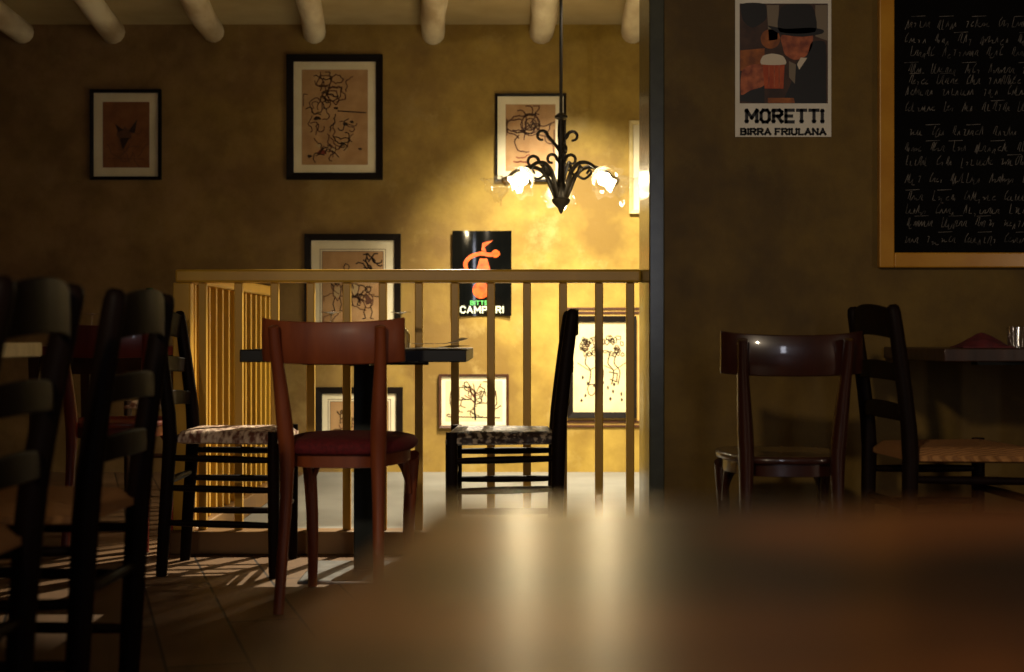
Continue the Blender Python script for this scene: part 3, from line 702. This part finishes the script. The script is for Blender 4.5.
ladder_chair('nearly black ladder back chair, nearest on the left, cut by the picture edge', 'black_wood', 'rush', (-.972,2.12,0), PI/2, foot=.03, rake=.075, r=.021)
ladder_chair('nearly black ladder back chair with rush seat drawn up to the cream topped table', 'black_wood', 'rush', (-.942,2.67,0), PI/2-.03, foot=.025, rake=.055, r=.021)
ladder_chair('dark ladder back chair with pale patched seat between balustrade and dark table', 'black_wood', 'mixed_weave', (-.905,4.59,0), -PI/2, foot=-.03, rake=.05, dep=.35)
ladder_chair('dark ladder back chair in profile facing the black table, speckled seat', 'black_wood', 'speckle_weave', (-.03,4.56,0), PI/2, foot=.012, dep=.355, rake=.045)
ladder_chair('dark ladder back chair with orange rush seat at the right wall table', 'black_wood', 'rush', (1.235,3.935,0), -PI/2+.09, dep=.36, foot=-.01)
bentwood_chair('reddish brown bistro chair with burgundy padded seat at the black table', 'red_wood', 'red_fabric', (-.475,4.06,0), -.1)
bentwood_chair('glossy dark mahogany bistro chair standing alone against the right wall', 'mahogany', 'mahogany', (.765,3.98,0), -.04, .955, pad=False)
bentwood_chair('red stained bistro chair behind the dark chairs, facing the glass laden table', 'cherry', 'cherry', (-1.445,5.17,0), .06, pad=False)
ladder_chair('ladder back chair with pale seat on the far side of glass laden table', 'dark_wood', 'mixed_weave', (-1.62,6.72,0), PI+.1, foot=-.02)

# ------------------------------------------------------------------ tables
# black pedestal tables
def pedestal(label, loc, wx, wy, H, top):
    tb = thing('pedestal_table', label, 'table', loc)
    bx(-wx,wx,-wy,wy,H-.037,H).build('table_top', M[top], tb, bevel=.003)
    bx(-.036,.036,-.036,.036,.012,H-.052).build('column', M['iron_green'], tb, bevel=.004)
    m = MB(); m.box(-.2,.2,-.03,.03,H-.052,H-.0375); m.box(-.03,.03,-.2,-.031,H-.052,H-.0375); m.box(-.03,.03,.031,.2,H-.052,H-.0375); m.build('top_bracket', M['iron_green'], tb, smooth=False)
    m = MB(); m.lathe([(.27,0),(.27,.008),(.26,.012),(.06,.014),(.05,.02)], 4)
    o = m.build('base_plate', M['plate_metal'], tb, smooth=False, bevel=.002); o.rotation_euler = (0,0,PI/4)
pedestal('square black pedestal table on metal base plate before the balustrade', (-.467,4.48,0), .333, .37, .72, 'table_black')
pedestal('dark pedestal table standing against the right wall under the chalkboard', (1.60,4.24,0), .39, .32, .725, 'dark_wood')
# cream topped table at the left
tb = thing('dining_table', 'cream topped dining table at left edge beside the dark chairs', 'table', (-1.52,2.6,0))
bx(-.42,.42,-.7,.68,.712,.745).build('table_top', M['cream_top'], tb, bevel=.004)
for a,b_ in ((-1,-1),(-1,1),(1,-1),(1,1)):
    m = MB(); m.tube([(a*.3,b_*.6,0),(a*.3,b_*.6,.3),(a*.3,b_*.6,.64)], [.02,.025,.03], 4, up=(1,1,0)); m.build('leg', M['dark_wood'], tb, smooth=False)
m = MB()
for q in (-1,1): m.box(-.28,.28,q*.6-.012,q*.6+.012,.63,.711); m.box(q*.3-.012,q*.3+.012,-.58,.58,.63,.711)
m.build('apron', M['dark_wood'], tb, smooth=False)
# table with glasses beside the side run of the balustrade
def wood_table(label, loc, wx, wy, H, top, leg):
    t_ = thing('dining_table', label, 'table', loc)
    bx(-wx,wx,-wy,wy,H-.034,H).build('table_top', M[top], t_, bevel=.004)
    for a in (-1,1):
        for c in (-1,1):
            m = MB(); m.tube([(a*(wx-.05),c*(wy-.05),0),(a*(wx-.05),c*(wy-.05),H-.1),(a*(wx-.05),c*(wy-.05),H-.034)], [.018,.028,.03], 4, up=(1,1,0)); m.build('leg', M[leg], t_, smooth=False)
    m = MB()
    for q in (-1,1): m.box(-wx+.075,wx-.075,q*(wy-.05)-.011,q*(wy-.05)+.011,H-.11,H-.0345); m.box(q*(wx-.05)-.011,q*(wx-.05)+.011,-wy+.075,wy-.075,H-.11,H-.0345)
    m.build('apron', M[leg], t_, smooth=False); return t_
wood_table('reddish wooden table with glasses beyond the red stained chair', (-1.6,5.85,0), .33,.38,.72, 'cherry', 'dark_wood')
# foreground table the camera stands on
nt_ = thing('dining_table', 'worn varnished wooden table in the blurred foreground', 'table', (0,0,0))
m = MB(); P0 = [(-.03+u*.997-v*.083, .515-u*.083-v*.997) for u,v in ((0,1.35),(.86,1.35),(.86,0),(0,0))]
m.add([(x,y,.668) for x,y in P0]+[(x,y,.70) for x,y in P0], [(3,2,1,0),(4,5,6,7),(0,1,5,4),(1,2,6,5),(2,3,7,6),(3,0,4,7)])
m.build('table_top', M['near_table'], nt_, smooth=False, bevel=.006)
def T0(u, v): return (-.03+u*.997-v*.083, .515-u*.083-v*.997)
for u,v in ((.06,1.29),(.8,1.29),(.8,.06),(.06,.06)):
    x,y = T0(u,v); m = MB(); m.tube([(x,y,0),(x,y,.3),(x,y,.667)], [.022,.028,.034], 4, up=(.917,1.08,0)); m.build('leg', M['near_table'], nt_, smooth=False)
m = MB()
for u0,v0,u1,v1 in ((.06,.09,.06,1.26),(.8,.09,.8,1.26),(.09,.06,.77,.06),(.09,1.29,.77,1.29)):
    p0, p1 = Vector((*T0(u0,v0),.623)), Vector((*T0(u1,v1),.623)); dd = (p1-p0).normalized(); nn = Vector((-dd.y,dd.x,0))*.011
    m.add([p0+nn+Vector((0,0,-.043)),p0-nn+Vector((0,0,-.043)),p0-nn+Vector((0,0,.044)),p0+nn+Vector((0,0,.044)),p1+nn+Vector((0,0,-.043)),p1-nn+Vector((0,0,-.043)),p1-nn+Vector((0,0,.044)),p1+nn+Vector((0,0,.044))],
      [(0,1,2,3),(7,6,5,4),(0,4,5,1),(1,5,6,2),(2,6,7,3),(3,7,4,0)])
m.build('apron', M['near_table'], nt_, smooth=False)

# ------------------------------------------------------------------ things on the tables
def goblet(label, loc, H=.12, s=1.):
    """stemmed glass set upside down: rim on the table, foot on top"""
    m = MB()
    m.lathe([(.029*s,0),(.032*s,.02),(.031*s,.045),(.022*s,.062),(.006*s,.07),(.0038*s,.085),(.0038*s,H-.012),(.008*s,H-.006),(.034*s,H-.002),(.034*s,H),(.001,H)], 24, cap=False)
    m.lathe([(.028*s,.0005),(.0305*s,.02),(.0295*s,.044),(.02*s,.06),(.001,.066)], 24, cap=False)
    o = m.build('wine_glass', M['glass'], loc=loc); return tag(o, label, 'glass', 'upturned stemmed glasses')
goblet('upturned stemmed glass left of two on the black pedestal table', (PX(331,4.66),4.66,.7205))
goblet('upturned stemmed glass right of two on the black pedestal table', (PX(401,4.66),4.66,.7205))
goblet('upturned stemmed glass on the reddish table, seen above the red chair', (PX(92,5.7),5.7,.7205), .132)
goblet('upturned stemmed glass on the reddish table, behind the dark chair back', (PX(142,5.62),5.62,.7205), .125)
m = MB(); m.lathe([(.034,0),(.037,.002),(.037,.12),(.034,.145),(.016,.175),(.013,.19),(.013,.235),(.0155,.237),(.0155,.247),(.012,.247)], 24)
o = m.build('bottle', M['bottle_green'], loc=(PX(89,5.25)+.02,6.05,.7205)); 
tag(o, 'small green bottle standing on the reddish table behind red chair', 'bottle')
def sheet(label, loc, rz, wx, wy, lift, seed):
    rnd = random.Random(seed); n = 10; gt, gb = [], []
    for i in range(n+1):
        r1, r2 = [], []
        for j in range(n+1):
            u = j/n; v = i/n; z = .0012 + lift*max(0,u-.45)**2*3 + .004*math.sin(u*5+seed)*v*max(0,u-.1)+abs(rnd.uniform(0,.0006))
            r1.append((-wx/2+wx*u, -wy/2+wy*v, max(.0012,z)+.0008)); r2.append((-wx/2+wx*u, -wy/2+wy*v, max(.0012,z)))
        gt.append(r1); gb.append(r2)
    m = MB(); m.slab(gt, gb); o = m.build('paper_menu', M['sheet'], loc=loc); o.rotation_euler = (0,0,rz)
    return tag(o, label, 'menu')
sheet('curled paper menu, upper of two on the right end of black table', (-.225,4.32,.7345), .12, .16,.24,.018,2)
sheet('flat paper menu, lower of two on the right end of black table', (-.245,4.33,.7205), -.2, .17,.26,.01,5)
# folded napkin and tumbler on the right wall table
m = MB(); n = 14; gt, gb = [], []
for i in range(n+1):
    r1, r2 = [], []
    for j in range(n+1):
        u = -1+2*j/n; v = -1+2*i/n; z = .002+.035*max(0,1-abs(u)**1.3)*max(0,1-v*v)*(1+.25*math.sin(6*v+3*u))
        r1.append((u*.075, v*.06, z+.002)); r2.append((u*.075, v*.06, .0005))
    gt.append(r1); gb.append(r2)
m.slab(gt, gb); o = m.build('napkin', M['napkin'], loc=(PX(982,4.1),4.1,.7253)); tag(o, 'crumpled dark red napkin on the table under the chalkboard', 'napkin')
m = MB(); m.lathe([(.001,.006),(.026,.006),(.033,.062),(.0345,.062),(.029,0),(.001,0)], 24, cap=False)
o = m.build('tumbler', M['glass'], loc=(PX(1018,4.08),4.08,.7255)); tag(o, 'small clear tumbler beside the red napkin at right picture edge', 'glass')

# ------------------------------------------------------------------ lights
def light(name, typ, loc, energy, col, **kw):
    l = bpy.data.lights.new(name, typ); l.energy = energy; l.color = col
    for k_, v in kw.items():
        if k_ not in ('aim',): setattr(l, k_, v)
    o = bpy.data.objects.new(name, l); COL.objects.link(o); o.location = loc
    if 'aim' in kw: o.rotation_euler = (Vector(kw['aim'])).to_track_quat('-Z','Y').to_euler()
    return o
WARM = (1,.87,.62)
for i,(p_, d) in enumerate(lamps):
    light('bulb_light', 'SPOT', p_, 72, WARM, aim=(0,.12,-1), spot_size=math.radians(158), spot_blend=1., shadow_soft_size=.02)
light('ceiling_spot', 'SPOT', (.34,6.45,2.43), 560, WARM, aim=(-.04,1.37,-1.75), spot_size=math.radians(70), spot_blend=1., shadow_soft_size=.03)
light('ceiling_spot', 'SPOT', (-.05,6.4,2.43), 620, WARM, aim=(-.62,-1.65,-2.4), spot_size=math.radians(34), spot_blend=.45, shadow_soft_size=.012)
light('room_fill', 'SPOT', (-.95,-1.0,2.3), 185, (1,.80,.56), aim=(2.0,5.6,-1.4), spot_size=math.radians(50), spot_blend=.6, shadow_soft_size=.1)  # unseen fill spot added to brighten the red chair and right wall
light('window_daylight', 'AREA', ((WX0+WX1)/2,YF-.1,(WZ0+WZ1)/2), 16, (.86,.88,1), aim=(0,1,0), shape='RECTANGLE', size=.3, size_y=1.4)
light('side_fill', 'AREA', (3.05,1.35,1.0), 7, (1,.76,.55), aim=(-1,.6,0), shape='RECTANGLE', size=.16, size_y=1.2)  # unseen warm strip light added for chair back highlights; this wall has no opening
light('table_fill', 'SPOT', (.55,-.35,2.1), 24, (1,.80,.54), aim=(-.05,.45,-1.4), spot_size=math.radians(50), spot_blend=.5, shadow_soft_size=.08)  # unseen spot added overhead to lift the brown of the foreground table
wd = bpy.data.worlds.new('world'); sc.world = wd; wd.use_nodes = True
wd.node_tree.nodes['Background'].inputs[0].default_value = (.25,.3,.45,1); wd.node_tree.nodes['Background'].inputs[1].default_value = .15

# ------------------------------------------------------------------ camera and view
cam = bpy.data.cameras.new('camera'); co = bpy.data.objects.new('camera', cam); COL.objects.link(co)
co.location = (0,0,CH); co.rotation_euler = (PI/2,0,0)
cam.sensor_width = 36; cam.lens = F/1024*36; cam.clip_start = .01
cam.dof.use_dof = True; cam.dof.focus_distance = 5.2; cam.dof.aperture_fstop = 3.4
sc.camera = co
vs = sc.view_settings; vs.view_transform = 'Standard'; vs.look = 'None'; vs.gamma = 1; vs.use_curve_mapping = False; vs.exposure = 0
sc.cycles.use_denoising = True
